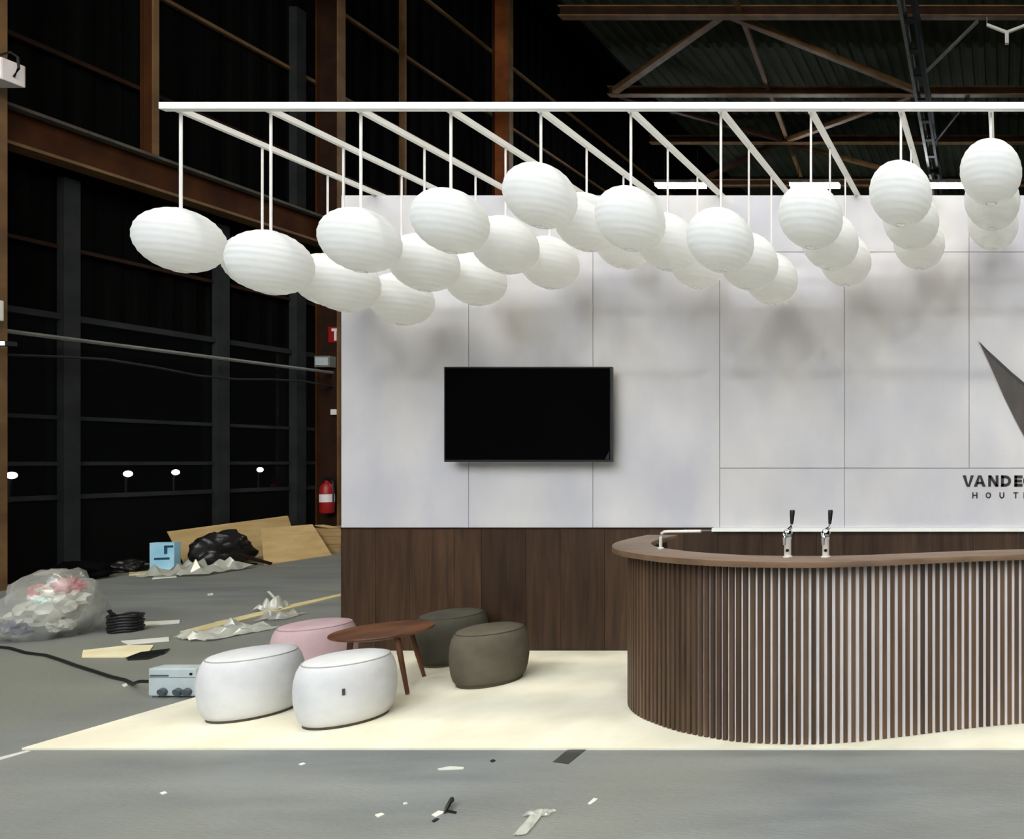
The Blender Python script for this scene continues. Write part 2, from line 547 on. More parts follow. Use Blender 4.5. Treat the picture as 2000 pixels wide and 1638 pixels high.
# hall strip lights
def strip_light(x, y, z, label, L_=1.5, W_=0.26, mname='strip_light'):
    r = empty('strip_light', (x, y, z))
    MB().box(-L_ / 2, L_ / 2, -W_ / 2, W_ / 2, 0, 0.09).build('housing', M['light_grey_steel'], r)
    MB().box(-L_ / 2 + 0.02, L_ / 2 - 0.02, -W_ / 2 + 0.02, W_ / 2 - 0.02, -0.085, -0.001).build('diffuser', M[mname], r)
    for sx in (-0.5, 0.5):
        MB().tube([(sx, 0, 0.09), (sx, 0, 11.57 - z)], 0.006, 5).build('hanger', M['grey_steel'], r)
    tag(r, label, 'lamp', 'white strip lights hanging from the hall roof')


for i, x in enumerate((-9.74, -5.69, -1.62)):
    strip_light(x, 20.4, 9.9, 'white strip light glowing far behind the stand wall, ' + ['leftmost', 'middle', 'rightmost'][i] + ' of three')
LXS = (-9.74, -5.69, -1.62, 2.43, 6.48)
LIGHT_ROWS = [(4.0, LXS)] + [(y_, LXS if i_ % 2 == 0 else tuple(x_ + 2.0 for x_ in LXS)) for i_, y_ in enumerate((-1.5, -4.5, -7.5, -10.5, -14.0, -18.0, -22.0, -26.0))]
for (yy, xs) in LIGHT_ROWS:
    for i, x in enumerate(xs):
        strip_light(x, yy, 9.9, 'white hall strip light overhead, row %s, %s from windows' % (
            'over the stand' if yy > 0 else ORD[[r_[0] for r_ in LIGHT_ROWS].index(yy) - 1] + ' behind the camera', ORD[i]), mname='strip_light_warm' if yy > 0 else 'strip_light')

# lamps outside the windows
for i, (px, py, r_) in enumerate(((23, 928, 0.055), (250, 925, 0.055), (343, 922, 0.052), (508, 917, 0.05))):
    t = (HX - 3.0) / ((px - 1960) / FPX)
    zl = CAMH - (py - 900) / FPX * t
    o = empty('yard_lamp', (HX - 3.0, t, 0))
    MB().lathe([(0.001, -r_)] + [(r_ * cos(a), r_ * sin(a)) for a in (-1.0, -0.5, 0, 0.5, 1.0)] + [(0.001, r_)], 12).build('lamp_head', M['street_light'], o, smooth='all', loc=(0, 0, zl))
    MB().tube([(-0.03, 0, 0), (-0.03, 0, zl - r_ * 0.7)], 0.02, 6).build('pole', M['black'], o)
    tag(o, 'small white light shining through the dark windows, ' + ['at the left edge', 'second from the left', 'third from the left', 'farthest right near the rust column'][i],
        'lamp', 'lights seen through the windows')

# things on the columns
fl = empty('floodlight', (-11.74, 7.92, 6.1))
MB().box(-0.16, 0.14, -0.1, 0.1, -0.13, 0.13).build('head', M['white_flat'], fl, bevel=0.015)
MB().box(-0.14, 0.12, -0.112, -0.1, -0.11, 0.11).build('lens', M['white_board'], fl)
MB().tube([(0.14, 0, -0.05), (0.2, 0, 0.05), (0.19, 0, 0.18), (0.1, 0, 0.24), (-0.05, 0.02, 0.22)], 0.012, 6).build('bracket', M['grey_steel'], fl, smooth=True)
tag(fl, 'white floodlight on the rust column at the left edge', 'floodlight')
jb = empty('junction_box', (-11.86, 7.93, 3.32))
MB().box(-0.06, 0.06, -0.05, 0.05, -0.12, 0.12).build('casing', M['white_board'], jb, bevel=0.01)
MB().box(-0.04, 0.04, -0.056, -0.05, -0.1, 0.1).build('cover', M['white_flat'], jb)
tag(jb, 'small upright white junction box on the left edge column', 'box')
wlp = empty('wall_lamp', (-11.88, 7.93, 2.92))
MB().box(-0.03, 0.25, -0.04, 0.04, -0.02, 0.03).build('casing', M['grey_steel'], wlp)
MB().box(0.1, 0.22, -0.05, -0.04, -0.02, 0.025).build('lens', M['small_lamp'], wlp)
tag(wlp, 'small glowing lamp under the conduit at the left edge', 'lamp')

CX, CY = -12.1, 12.207            # room face of the column beside the stand
sg = empty('hydrant_sign', (CX + 0.05, CY, 3.83))
MB().box(-0.13, 0.055, -0.015, 0.0, -0.14, 0.14).build('plate', M['red'], sg)
MB().box(-0.07, 0.04, -0.02, -0.015, 0.06, 0.11).build('symbol_bar', M['white_flat'], sg)
MB().box(-0.02, 0.02, -0.02, -0.015, -0.11, 0.06).build('symbol_stem', M['white_flat'], sg)
tag(sg, 'red fire hose sign with white symbol on rust column', 'sign')
gb = empty('electrical_box', (CX - 0.09, CY - 0.06, 3.33))
MB().box(-0.14, 0.14, -0.06, 0.06, -0.1, 0.1).build('casing', M['light_grey_steel'], gb, bevel=0.01)
MB().box(-0.11, 0.11, -0.068, -0.06, -0.07, 0.07).build('cover', M['box_grey'], gb)
tag(gb, 'grey electrical box on the rust column above the conduits', 'box')
al = empty('alarm_button', (CX + 0.05, CY, 2.43))
MB().box(-0.05, 0.05, -0.03, 0.0, -0.05, 0.05).build('casing', M['white_flat'], al, bevel=0.008)
MB().lathe([(0.02, 0), (0.02, 0.01)], 10).build('button', M['red'], al).rotation_euler = (pi / 2, 0, 0)
al.children[1].location = (0, -0.03, 0)
tag(al, 'small white alarm button on the rust column', 'button')
tag(MB().tube([(CX + 0.07, CY - 0.012, 2.49), (CX + 0.07, CY - 0.012, 3.68)], 0.012, 6).build('conduit_pipe', M['rust_dark']), 'thin vertical conduit on the rust column above the white button', 'pipe')
fe = empty('fire_extinguisher', (CX + 0.03, CY - 0.15, 0.62))
MB().lathe([(0.085, 0), (0.1, 0.02), (0.1, 0.44), (0.075, 0.51), (0.03, 0.55), (0.03, 0.58)], 20).build('cylinder', M['red'], fe, smooth=True)
MB().lathe([(0.102, 0.2), (0.102, 0.34)], 20, caps=False).build('label_band', M['white_flat'], fe)
MB().box(-0.03, 0.09, -0.02, 0.02, 0.58, 0.64).build('valve', M['black'], fe)
MB().tube([(0.05, 0, 0.6), (0.13, -0.02, 0.55), (0.13, -0.02, 0.2)], 0.012, 6).build('hose', M['rubber'], fe, smooth=True)
MB().box(-0.06, 0.06, 0.08, 0.15, 0.2, 0.3).build('wall_bracket', M['black'], fe)
tag(fe, 'red fire extinguisher hanging on the rust column beside the stand', 'extinguisher')

# ------------------------------------------------------------------ the stand: platform, wall, frame
WY = 5.5                          # face of the stand wall
X0 = -5.375                       # its left end
ZT = 3.705
ca = MB().box(-5.265, 1.6, 3.625, WY + 0.02, 0.0, 0.012).build('carpet', M['carpet'])
tag(ca, 'cream carpet laid under the exhibition stand', 'carpet')

sw = struct(MB().box(X0, 1.6, WY - 0.006, WY + 0.12, 0.0, ZT).build('wall_front', M['joint']), 'pale panelled back wall of the exhibition stand')


def wx(px):
    return (px - 1960) / FPX * WY


def wz(py):
    return CAMH - (py - 900) / FPX * WY


ZW = wz(1029.5)                   # top of the walnut part
cols = [X0, wx(918), wx(1160), wx(1407), wx(1650), wx(1893), wx(2136), 1.6]
g = 0.0028
rows_l = [(ZW, ZT)]
rows_r = [(ZW, wz(914)), (wz(914), wz(493)), (wz(493), ZT)]
for i in range(len(cols) - 1):
    a, b = cols[i], cols[i + 1]
    for (z0, z1) in (rows_l if i < 3 else rows_r):
        if i in (4, 5) and z0 == ZW:          # the bottom panel runs on under both columns
            if i == 5:
                continue
            b = cols[6]
        else:
            b = cols[i + 1]
        aa = a if i == 0 else a + g
        MB().box(aa, b - g, WY - 0.014, WY - 0.006, z0 + (g if z0 > ZW + .01 else 0.0), z1 - (g if z1 < ZT - .01 else 0)).build('panel', M['panel'], sw)
# walnut planks
random.seed(3)
x = X0
while x < 1.55:
    w_ = random.choice((0.22, 0.28, 0.34, 0.36))
    x1 = min(x + w_, 1.6)
    zt = ZW - 0.002 if x1 < wx(1400) else ZW - 0.03
    MB().box(x, x1 - 0.003, WY - 0.016 - random.uniform(0, 0.003), WY, 0.012, zt).build('plank', M['walnut'], sw)
    x = x1
MB().box(wx(1395), 1.6, WY - 0.05, WY, ZW - 0.03, ZW - 0.002).build('ledge', M['white_paint'], sw)
MB().box(X0, wx(1395), WY - 0.022, WY, ZW - 0.012, ZW).build('cap_strip', M['rust_dark'], sw)

# white frame over the stand
RX = [-5.10 + 0.558 * k for k in range(12)]
FY = 4.14
fr = empty('lantern_frame', (-2.2, FY, 0))
MB().box(-5.155 + 2.2, 1.6 + 2.2, -0.018, 0.018, 3.698, 3.740).build('front_beam', M['white_paint'], fr, bevel=0.003)
for x in RX:
    MB().box(x + 2.2 - 0.016, x + 2.2 + 0.016, 0.018, WY + 0.1 - FY, 3.706, 3.740).build('rafter', M['white_paint'], fr)
tag(fr, 'white timber frame of beam and rafters carrying the paper lanterns', 'frame')

# paper lanterns
R_ = 0.195


def lantern_mesh(seed):
    random.seed(seed)
    nb, sub, ns = 13, 4, 48
    t0 = 0.17
    nl = nb * sub
    b = MB()
    off = [random.uniform(-0.12, 0.12) for _ in range(nb + 1)]
    amp = [random.uniform(0.006, 0.013) for _ in range(ns)]
    tilt = random.uniform(-0.02, 0.02)
    ph = random.uniform(0, 6)
    for i in range(nl + 1):
        t = t0 + (pi - 2 * t0) * i / nl
        u = (i / sub) % 1.0
        band = min(i // sub, nb - 1)
        for k in range(ns):
            a = 2 * pi * k / ns
            sag = sin(pi * u)
            wr = noise.noise(Vector((cos(a) * 5 + seed * 3, sin(a) * 5 + band * 1.7, band * 2.3)))
            r = R_ * (1 - 0.0075 * sag - 0.022 * sag * abs(wr) + 0.01 * off[band] * sag)
            tt = t + tilt * cos(a + ph) + 0.012 * sin(2 * a + band)
            b.v.append((r * sin(tt) * cos(a), r * sin(tt) * sin(a), r * cos(tt)))
    for i in range(nl):
        for k in range(ns):
            b.f.append((i * ns + k, (i + 1) * ns + k, (i + 1) * ns + (k + 1) % ns, i * ns + (k + 1) % ns))
    return b.mesh('lantern_shade', M['paper'], smooth='all')


def ring_mesh(r, z, th=0.0025):
    return MB().tube([(r * cos(2 * pi * k / 20), r * sin(2 * pi * k / 20), z) for k in range(21)], th, 6).mesh('ring', M['wire'], True)


shades = [lantern_mesh(s) for s in (1, 2, 3, 4)]
ringt = ring_mesh(R_ * sin(0.17), R_ * cos(0.17))
ringb = ring_mesh(R_ * sin(0.17), -R_ * cos(0.17))
wireframe = MB().tube([(0, 0, R_ * cos(0.17)), (0.045, 0, 0.0), (0, 0, -R_ * cos(0.17))], 0.0025, 5).bar((-R_ * sin(0.17), 0, R_ * cos(0.17)), (R_ * sin(0.17), 0, R_ * cos(0.17)), 0.004).mesh('spreader', M['wire'])
level = [-3.05, -4.1, -3.05, -2.15, -1.05, -2.05, -3.02, -2.0, -1.0, 0.0]
YR = [4.19, 4.65, 5.10]
ROWN = ['front row', 'middle row', 'back row']
random.seed(11)
for j, yy in enumerate(YR):
    for k in range(10):
        z = 3.335 + 0.137 * level[k] + random.uniform(-0.006, 0.006)
        r = empty('paper_lantern', (RX[k], yy, z), random.uniform(0, 6.28))
        sh = obj('shade', shades[(k * 2 + j) % 4], r)
        obj('top_ring', ringt, sh)
        obj('bottom_ring', ringb, sh)
        obj('spreader', wireframe, sh)
        c = MB().tube([(0, 0, R_ * cos(0.17)), (0.0, 0, 3.7058 - z)], 0.0075 if j == 0 else 0.0065, 6).build('cord', M['cord'], r)
        sizew = 'round white paper lantern on a white cord'
        tag(r, '%s, %s, %s from the left' % (sizew, ROWN[j], ORD[k]), 'lantern', 'white paper lanterns under the frame')

# television
tvw0, tvw1, tvz0, tvz1 = -4.447, -3.116, 1.542, 2.299
tv = empty('television', ((tvw0 + tvw1) / 2, WY - 0.014, (tvz0 + tvz1) / 2))
hw, hh = (tvw1 - tvw0) / 2, (tvz1 - tvz0) / 2
MB().box(-hw, hw, -0.115, -0.085, -hh, hh).build('bezel', M['tv_frame'], tv, bevel=0.004)
MB().box(-hw + 0.012, hw - 0.012, -0.118, -0.114, -hh + 0.018, hh - 0.012).build('screen', M['tv_screen'], tv)
MB().box(-0.35, 0.35, -0.085, 0.0, -0.22, 0.22).build('wall_mount', M['black'], tv)
MB().prism([(hw - 0.05, -hh + 0.02), (hw - 0.016, -hh + 0.02), (hw - 0.016, -hh + 0.085)], -0.1195, -0.1182, 'xz').build('corner_reflection', M['tv_frame'], tv)  # grey triangle painted in as a reflection in the screen's corner
tag(tv, 'large black flat television mounted on the pale wall', 'television')

# logo and lettering on the wall
LY = WY - 0.014


def wp(px, py):
    return ((px - 1960) / FPX * LY, CAMH - (py - 900) / FPX * LY)


blade = [(1912, 667), (1928, 683), (1950, 703), (1976, 727), (2000, 747), (2030, 773), (2058, 800), (2070, 900), (2068, 990), (2040, 930), (2018, 886),
         (2000, 851), (1982, 818), (1962, 777), (1945, 738), (1930, 704)]
lo_ = empty('wall_logo', (wp(1990, 0)[0], LY, wp(0, 800)[1]))
oy = lo_.location
MB().prism([(wp(*p)[0] - oy.x, wp(*p)[1] - oy.z) for p in blade], -0.012, 0.0, 'xz').build('blade', M['logo'], lo_)
edge = [(1912, 667), (1928, 683), (1950, 703), (1976, 727), (2000, 747), (2030, 773), (2030, 778), (2000, 753), (1976, 734), (1950, 711), (1929, 689)]
MB().prism([(wp(*p)[0] - oy.x, wp(*p)[1] - oy.z) for p in edge], -0.016, -0.012, 'xz').build('edge_strip', M['letter'], lo_)
tag(lo_, 'dark brown pointed blade emblem on the pale wall at right edge', 'logo')


def arc(cx, cz, r0x, r0z, th, a0, a1, n=14):
    """polygonal band of an ellipse"""
    o_, i_ = [], []
    for k in range(n + 1):
        a = a0 + (a1 - a0) * k / n
        o_.append((cx + r0x * cos(a), cz + r0z * sin(a)))
        i_.append((cx + (r0x - th) * cos(a), cz + (r0z - th) * sin(a)))
    return [[o_[k], o_[k + 1], i_[k + 1], i_[k]] for k in range(n)]


def glyph(ch, t):
    """strokes of one capital in a unit box (height 1), width returned"""
    if ch == 'V':
        w = 1.02
        return w, [[(0, 1), (t * 1.15, 1), (w / 2 + t * 0.15, 0), (w / 2 - t * 0.55, 0)], [(w - t * 1.15, 1), (w, 1), (w / 2 + t * 0.55, 0), (w / 2 - t * 0.15, 0)]]
    if ch == 'A':
        w = 1.06
        return w, [[(0, 0), (t * 1.15, 0), (w / 2 + t * 0.15, 1), (w / 2 - t * 0.55, 1)], [(w - t * 1.15, 0), (w, 0), (w / 2 + t * 0.55, 1), (w / 2 - t * 0.15, 1)],
                   [(0.24, 0.22), (w - 0.24, 0.22), (w - 0.3, 0.22 + t * 0.8), (0.3, 0.22 + t * 0.8)]]
    if ch == 'N':
        w = 0.92
        return w, [[(0, 0), (t, 0), (t, 1), (0, 1)], [(w - t, 0), (w, 0), (w, 1), (w - t, 1)], [(0, 1), (t * 1.15, 1), (w, 0), (w - t * 1.15, 0)]]
    if ch == 'D':
        w = 0.9
        return w, [[(0, 0), (t, 0), (t, 1), (0, 1)], [(0, 0), (0.42, 0), (0.42, t), (0, t)], [(0, 1 - t), (0.42, 1 - t), (0.42, 1), (0, 1)]] + arc(0.4, 0.5, w - 0.4, 0.5, t, -pi / 2, pi / 2)
    if ch == 'E':
        w = 0.74
        return w, [[(0, 0), (t, 0), (t, 1), (0, 1)]] + [[(0, z), (w - d, z), (w - d, z + t), (0, z + t)] for z, d in ((0, 0), (0.5 - t / 2, 0.06), (1 - t, 0))]
    if ch == 'C':
        return 0.98, arc(0.49, 0.5, 0.49, 0.5, t, pi * 0.26, pi * 1.74, 18)
    if ch == 'H':
        w = 0.86
        return w, [[(0, 0), (t, 0), (t, 1), (0, 1)], [(w - t, 0), (w, 0), (w, 1), (w - t, 1)], [(0, 0.5 - t / 2), (w, 0.5 - t / 2), (w, 0.5 + t / 2), (0, 0.5 + t / 2)]]
    if ch == 'O':
        return 0.9, arc(0.45, 0.5, 0.45, 0.5, t, 0, 2 * pi, 22)
    if ch == 'U':
        w = 0.8
        return w, [[(0, 0.36), (t, 0.36), (t, 1), (0, 1)], [(w - t, 0.36), (w, 0.36), (w, 1), (w - t, 1)]] + arc(w / 2, 0.4, w / 2, 0.4, t, pi, 2 * pi)
    if ch == 'T':
        w = 0.82
        return w, [[(w / 2 - t / 2, 0), (w / 2 + t / 2, 0), (w / 2 + t / 2, 1), (w / 2 - t / 2, 1)], [(0, 1 - t), (w, 1 - t), (w, 1), (0, 1)]]
    if ch == 'I':
        return t, [[(0, 0), (t, 0), (t, 1), (0, 1)]]


def lettering(name, items, y0, y1, t, label):
    hgt = (y1 - y0) / FPX * LY
    x0, z0 = wp(items[0][1], y1)
    r = empty(name, (x0, LY, z0))
    for ch, pxl in items:
        b = MB()
        for poly in glyph(ch, t)[1]:
            b.prism([(p[0] * hgt, p[1] * hgt) for p in poly], -0.004, 0.0, 'xz')
        b.build('letter', M['letter'], r, loc=(wp(pxl, 0)[0] - x0, 0, 0))
    tag(r, label, 'lettering')


lettering('wall_lettering', (('V', 1880), ('A', 1902), ('N', 1930), ('D', 1955), ('E', 1981), ('C', 1998)), 928, 950, 0.26, 'bold dark lettering VANDEC on the pale wall')
lettering('wall_lettering', (('H', 1899), ('O', 1925), ('U', 1952), ('T', 1979), ('I', 1999)), 961, 973, 0.2, 'small widely spaced dark lettering HOUTI below the bold name')

# ------------------------------------------------------------------ the bar
ctrl = [(-2.49, 4.98), (-2.49, 4.88), (-2.49, 4.65), (-2.46, 4.45), (-2.365, 4.254), (-2.225, 4.09), (-2.048, 3.957), (-1.834, 3.831), (-1.567, 3.727), (-1.366, 3.680),
        (-1.067, 3.662), (-.838, 3.69), (-.611, 3.75), (-.378, 3.825), (-.133, 3.9), (.12, 3.957), (.5, 4.03), (.9, 4.1), (1.3, 4.17)]


def catmull(P, n=24):
    out = []
    for i in range(1, len(P) - 2):
        p0, p1, p2, p3 = [Vector((*q, 0)) for q in P[i - 1:i + 3]]
        for k in range(n):
            t = k / n
            out.append(0.5 * ((2 * p1) + (-p0 + p2) * t + (2 * p0 - 5 * p1 + 4 * p2 - p3) * t * t + (-p0 + 3 * p1 - 3 * p2 + p3) * t ** 3))
    return out


def resample(pts, d):
    out, acc = [], 0.0
    out.append(pts[0].copy())
    for a, b in zip(pts, pts[1:]):
        L_ = (b - a).length
        while acc + L_ >= d:
            f = (d - acc) / L_
            a = a + (b - a) * f
            L_ = (b - a).length
            out.append(a.copy())
            acc = 0.0
        acc += L_
    return out


curve = catmull(ctrl)


def frames(pts):
    o_ = []
    for i, p in enumerate(pts):
        t = (pts[min(i + 1, len(pts) - 1)] - pts[max(i - 1, 0)]).normalized()
        o_.append((p, t, Vector((t.y, -t.x, 0))))
    return o_


def band(pts, d_out, d_in, z0, z1):
    """solid band following the curve between two offsets (outward positive)"""
    fr_ = frames(pts)
    b = MB()
    for p, t, n in fr_:
        a, c = p + n * d_out, p + n * d_in
        b.v += [(a.x, a.y, z0), (a.x, a.y, z1), (c.x, c.y, z1), (c.x, c.y, z0)]
    for i in range(len(fr_) - 1):
        for k in range(4):
            b.f.append((4 * i + k, 4 * i + (k + 1) % 4, 4 * i + 4 + (k + 1) % 4, 4 * i + 4 + k))
    b.f.append((0, 1, 2, 3))
    e = 4 * (len(fr_) - 1)
    b.f.append((e + 3, e + 2, e + 1, e))
    return b


SD = 0.018                        # slat depth
cz = 0.012
BO = Vector((-1.2, 4.2, 0))
bar = empty('bar_counter', BO)
fine = resample(curve, 0.03)


def local(b):
    b.v = [(p[0] - BO.x, p[1] - BO.y, p[2]) for p in b.v]
    return b


local(band(fine, -SD, -SD - 0.03, cz, 0.983)).build('shell', M['backing'], bar, smooth=True)
local(band(fine, -SD - 0.031, -SD - 0.045, cz, 0.983)).build('inner_lining', M['walnut'], bar, smooth=True)
local(band(fine, 0.085, -0.135, 0.983, 1.017)).build('counter_top', M['counter'], bar, smooth=True, bevel=0.004)
sl = MB().box(-0.0115, 0.0115, 0, SD, cz + 0.003, 0.983).mesh('slat', M['slat'])
for p, t, n in frames(resample(curve, 0.0425)):
    o = obj('slat', sl, bar, (p.x - BO.x, p.y - BO.y, 0))
    o.rotation_euler.z = atan2(t.y, t.x)
tag(bar, 'curved wooden bar with vertical slats and brown counter top', 'bar')


def beer_tap(x, y, label):
    r = empty('beer_tap', (x, y, 1.0172))
    MB().lathe([(0.026, 0), (0.026, 0.006), (0.019, 0.008), (0.019, 0.095), (0.021, 0.1), (0.021, 0.112)], 16).build('column', M['steel_white'], r, smooth=True)
    MB().lathe([(0.012, 0.112), (0.024, 0.12), (0.026, 0.135), (0.02, 0.15), (0.012, 0.156)], 16).build('body', M['chrome'], r, smooth=True)
    MB().tube([(0, -0.015, 0.132), (0, -0.05, 0.13), (0, -0.058, 0.115), (0, -0.058, 0.075)], [0.011, 0.011, 0.010, 0.008], 10).build('spout', M['chrome'], r, smooth=True)
    MB().tube([(0.0, 0, 0.15), (0.018, 0, 0.165), (0.022, 0, 0.185)], [0.009, 0.011, 0.008], 10).build('lever', M['chrome'], r, smooth=True)
    MB().tube([(0.022, 0, 0.185), (0.024, 0, 0.21), (0.026, 0, 0.255), (0.026, 0, 0.262)], [0.008, 0.011, 0.014, 0.011], 12).build('handle', M['black'], r, smooth=True)
    MB().tube([(0.004, -0.012, 0.04), (0.004, -0.022, 0.04)], 0.009, 10).build('badge', M['rust_dark'], r)
    tag(r, label, 'beer tap', 'beer taps on the bar')


beer_tap(-1.196, 3.745, 'chrome beer tap with black handle on the bar, left one')
beer_tap(-0.985, 3.745, 'chrome beer tap with black handle on the bar, right one')

fa = empty('sink_faucet', (-2.075, 4.09, 1.0172))
MB().lathe([(0.018, 0), (0.018, 0.008), (0.011, 0.012)], 14).build('base', M['steel_white'], fa, smooth=True)
MB().tube([(0, 0, 0.01), (0, 0, 0.075), (0.006, 0, 0.094), (0.022, 0, 0.104), (0.05, 0.0, 0.106), (0.235, 0.02, 0.106)], 0.0095, 10).build('spout', M['steel_white'], fa, smooth=True)
tag(fa, 'slim white bent faucet on the left end of the bar', 'faucet')


# ------------------------------------------------------------------ poufs and table
def pouf(x, y, mb_, mp_, label, rot=0.0, tagpart=False):
    r = empty('pouf', (x, y, cz), rot)
    prof = [(0.172, 0.012), (0.19, 0.016), (0.205, 0.04), (0.218, 0.09), (0.2255, 0.16), (0.226, 0.21), (0.222, 0.27), (0.212, 0.32), (0.198, 0.352), (0.190, 0.360)]
    MB().lathe(prof, 48, caps=False).build('side', M[mb_], r, smooth='all')
    st = MB().lathe([(0.190, 0.358), (0.182, 0.366), (0.16, 0.374), (0.12, 0.381), (0.06, 0.384), (0.001, 0.385)], 48, caps=False).build('seat', M[mb_], r, smooth='all')
    MB().tube([(0.1915 * cos(2 * pi * k / 48), 0.1915 * sin(2 * pi * k / 48), 0.359) for k in range(49)], 0.0042, 6, False).build('piping', M[mp_], st, smooth='all')
    MB().lathe([(0.17, 0), (0.188, 0.0), (0.188, 0.016), (0.17, 0.016)], 40).build('base', M['foot_shadow'], r, smooth=True)
    if tagpart:
        a = -0.86
        o = MB().box(-0.0025, 0.0025, -0.006, 0.006, -0.018, 0.018).build('fabric_tag', M['pipe_olive'], r, loc=(0.2275 * cos(a), 0.2275 * sin(a), 0.215))
        o.rotation_euler.z = a
    tag(r, label, 'pouf', 'round poufs around the low table')


pouf(-4.60, 4.14, 'pouf_white', 'pipe_grey', 'round white pouf nearest the left carpet edge, beside the power box')
pouf(-3.93, 4.045, 'pouf_white', 'pipe_grey', 'round white pouf with a tiny dark tag, in front of the table', 0, True)
pouf(-3.60, 4.74, 'pouf_olive', 'pipe_olive', 'round olive pouf standing alone right of the table')
pouf(-4.25, 5.21, 'pouf_dark', 'pipe_olive', 'round dark olive pouf against the walnut wall behind the table')
pouf(-4.96, 4.87, 'pouf_pink', 'pipe_pink', 'round dusty pink pouf behind the white ones, left of table')

tb = empty('side_table', (-4.18, 4.555, cz + 0.004))
MB().lathe([(0.24, 0.375), (0.262, 0.384), (0.268, 0.392), (0.266, 0.4)], 48).build('table_top', M['table'], tb, smooth=True)
for k in range(3):
    a0 = atan2(4.45 - 4.58, -3.91 + 4.13) + 2 * pi * k / 3 * 1.0
    MB().tube([(0.175 * cos(a0) + 0.02, 0.175 * sin(a0), 0.376), (0.245 * cos(a0) + 0.045, 0.245 * sin(a0) + 0.02, 0.0)], [0.017, 0.011], 10).build('leg', M['table'], tb, smooth=True)
MB().lathe([(0.19, 0.362), (0.215, 0.376)], 32).build('apron', M['table'], tb)
tag(tb, 'low round brown wooden table with splayed legs between poufs', 'table')


# ------------------------------------------------------------------ building waste on the floor
def blob(rx, ry, rz, seed, amp=0.2, freq=2.5, sub=4, flat=0.0):
    bm = bmesh.new()
    bmesh.ops.create_icosphere(bm, subdivisions=sub, radius=1)
    b = MB()
    for v in bm.verts:
        d = v.co.normalized()
        n = noise.noise(d * freq + Vector((seed * 3.1, seed, -seed))) + 0.5 * noise.noise(d * freq * 2.7 + Vector((seed, 7, 2)))
        s = 1 + amp * n
        z = d.z * s * rz
        b.v.append((d.x * s * rx, d.y * s * ry, max(z, flat - rz * 0.75) + rz * 0.75))
    b.f = [tuple(v.index for v in f.verts) for f in bm.faces]
    bm.free()
    return b


def sheet(w, d, seed, amp, nx=14, ny=10, freq=3.0, th=0.002):
    """crumpled thin sheet lying on the floor, with thickness"""
    b = MB()
    for s in (0, 1):
        for j in range(ny + 1):
            for i in range(nx + 1):
                u, v = i / nx - 0.5, j / ny - 0.5
                e = 1 - (2 * max(abs(u), abs(v))) ** 4
                q = Vector((u * w * freq / 0.3 + seed, v * d * freq / 0.3, seed * 2.0))
                z = amp * abs(noise.noise(q)) * 1.6 * (0.25 + 0.75 * e) + amp * 0.3 * abs(noise.noise(q * 2.6))
                b.v.append((u * w * (1 + 0.14 * noise.noise(Vector((v * 4, seed, 1)))), v * d * (1 + 0.14 * noise.noise(Vector((u * 4, seed, 5)))), z + 0.003 + s * th))
    N_ = (nx + 1) * (ny + 1)
    for j in range(ny):
        for i in range(nx):
            a = j * (nx + 1) + i
            b.f.append((a, a + nx + 1, a + nx + 2, a + 1))
            b.f.append((N_ + a, N_ + a + 1, N_ + a + nx + 2, N_ + a + nx + 1))
    ring = [i for i in range(nx + 1)] + [(j * (nx + 1) + nx) for j in range(1, ny + 1)] + [ny * (nx + 1) + i for i in range(nx - 1, -1, -1)] + [j * (nx + 1) for j in range(ny - 1, 0, -1)]
    for k in range(len(ring)):
        a, c = ring[k], ring[(k + 1) % len(ring)]
        b.f.append((a, c, N_ + c, N_ + a))
    return b


def flat_piece(name, pxs, th, m, label, cat, group=None, z=0.0):
    pts = [G(*p) for p in pxs]
    cx = sum(p[0] for p in pts) / len(pts)
    cy = sum(p[1] for p in pts) / len(pts)
    o = MB().prism([(p[0] - cx, p[1] - cy) for p in pts], 0, th).build(name, M[m], loc=(cx, cy, z))
    return tag(o, label, cat, group)


# clear rubbish bag
bx, by = -8.42, 5.98
bag = empty('rubbish_bag', (bx, by, 0))
b = blob(0.30, 0.28, 0.34, 5, 0.24, 3.2)
b.v = [(x * (1 - 0.25 * max(0, z - 0.2)), y * (1 - 0.25 * max(0, z - 0.2)), z) for x, y, z in b.v]
b.build('bag_film', M['film'], bag, smooth='all')
for i, (dx, dy, dz, rr, mm) in enumerate(((0.02, -0.04, 0.12, 0.17, 'waste_white'), (-0.14, 0.02, 0.1, 0.14, 'waste_white'), (0.13, 0.02, 0.2, 0.13, 'waste_white'), (0.0, 0.05, 0.26, 0.15, 'waste_white'),
                                          (0.10, 0.04, 0.36, 0.10, 'waste_pink'), (-0.06, -0.02, 0.34, 0.08, 'waste_pink'), (-0.06, -0.16, 0.06, 0.09, 'waste_blue'), (0.09, -0.12, 0.3, 0.05, 'waste_mint'),
                                          (0.16, -0.06, 0.06, 0.08, 'waste_white'), (-0.2, -0.08, 0.12, 0.08, 'waste_white'))):
    blob(rr, rr * 0.9, rr * 0.85, i + 20, 0.5, 2.8, 3).build('waste', M[mm], bag, smooth=True, loc=(dx, dy, dz))
tag(bag, 'bulging clear plastic rubbish bag with white and pink waste', 'bag')

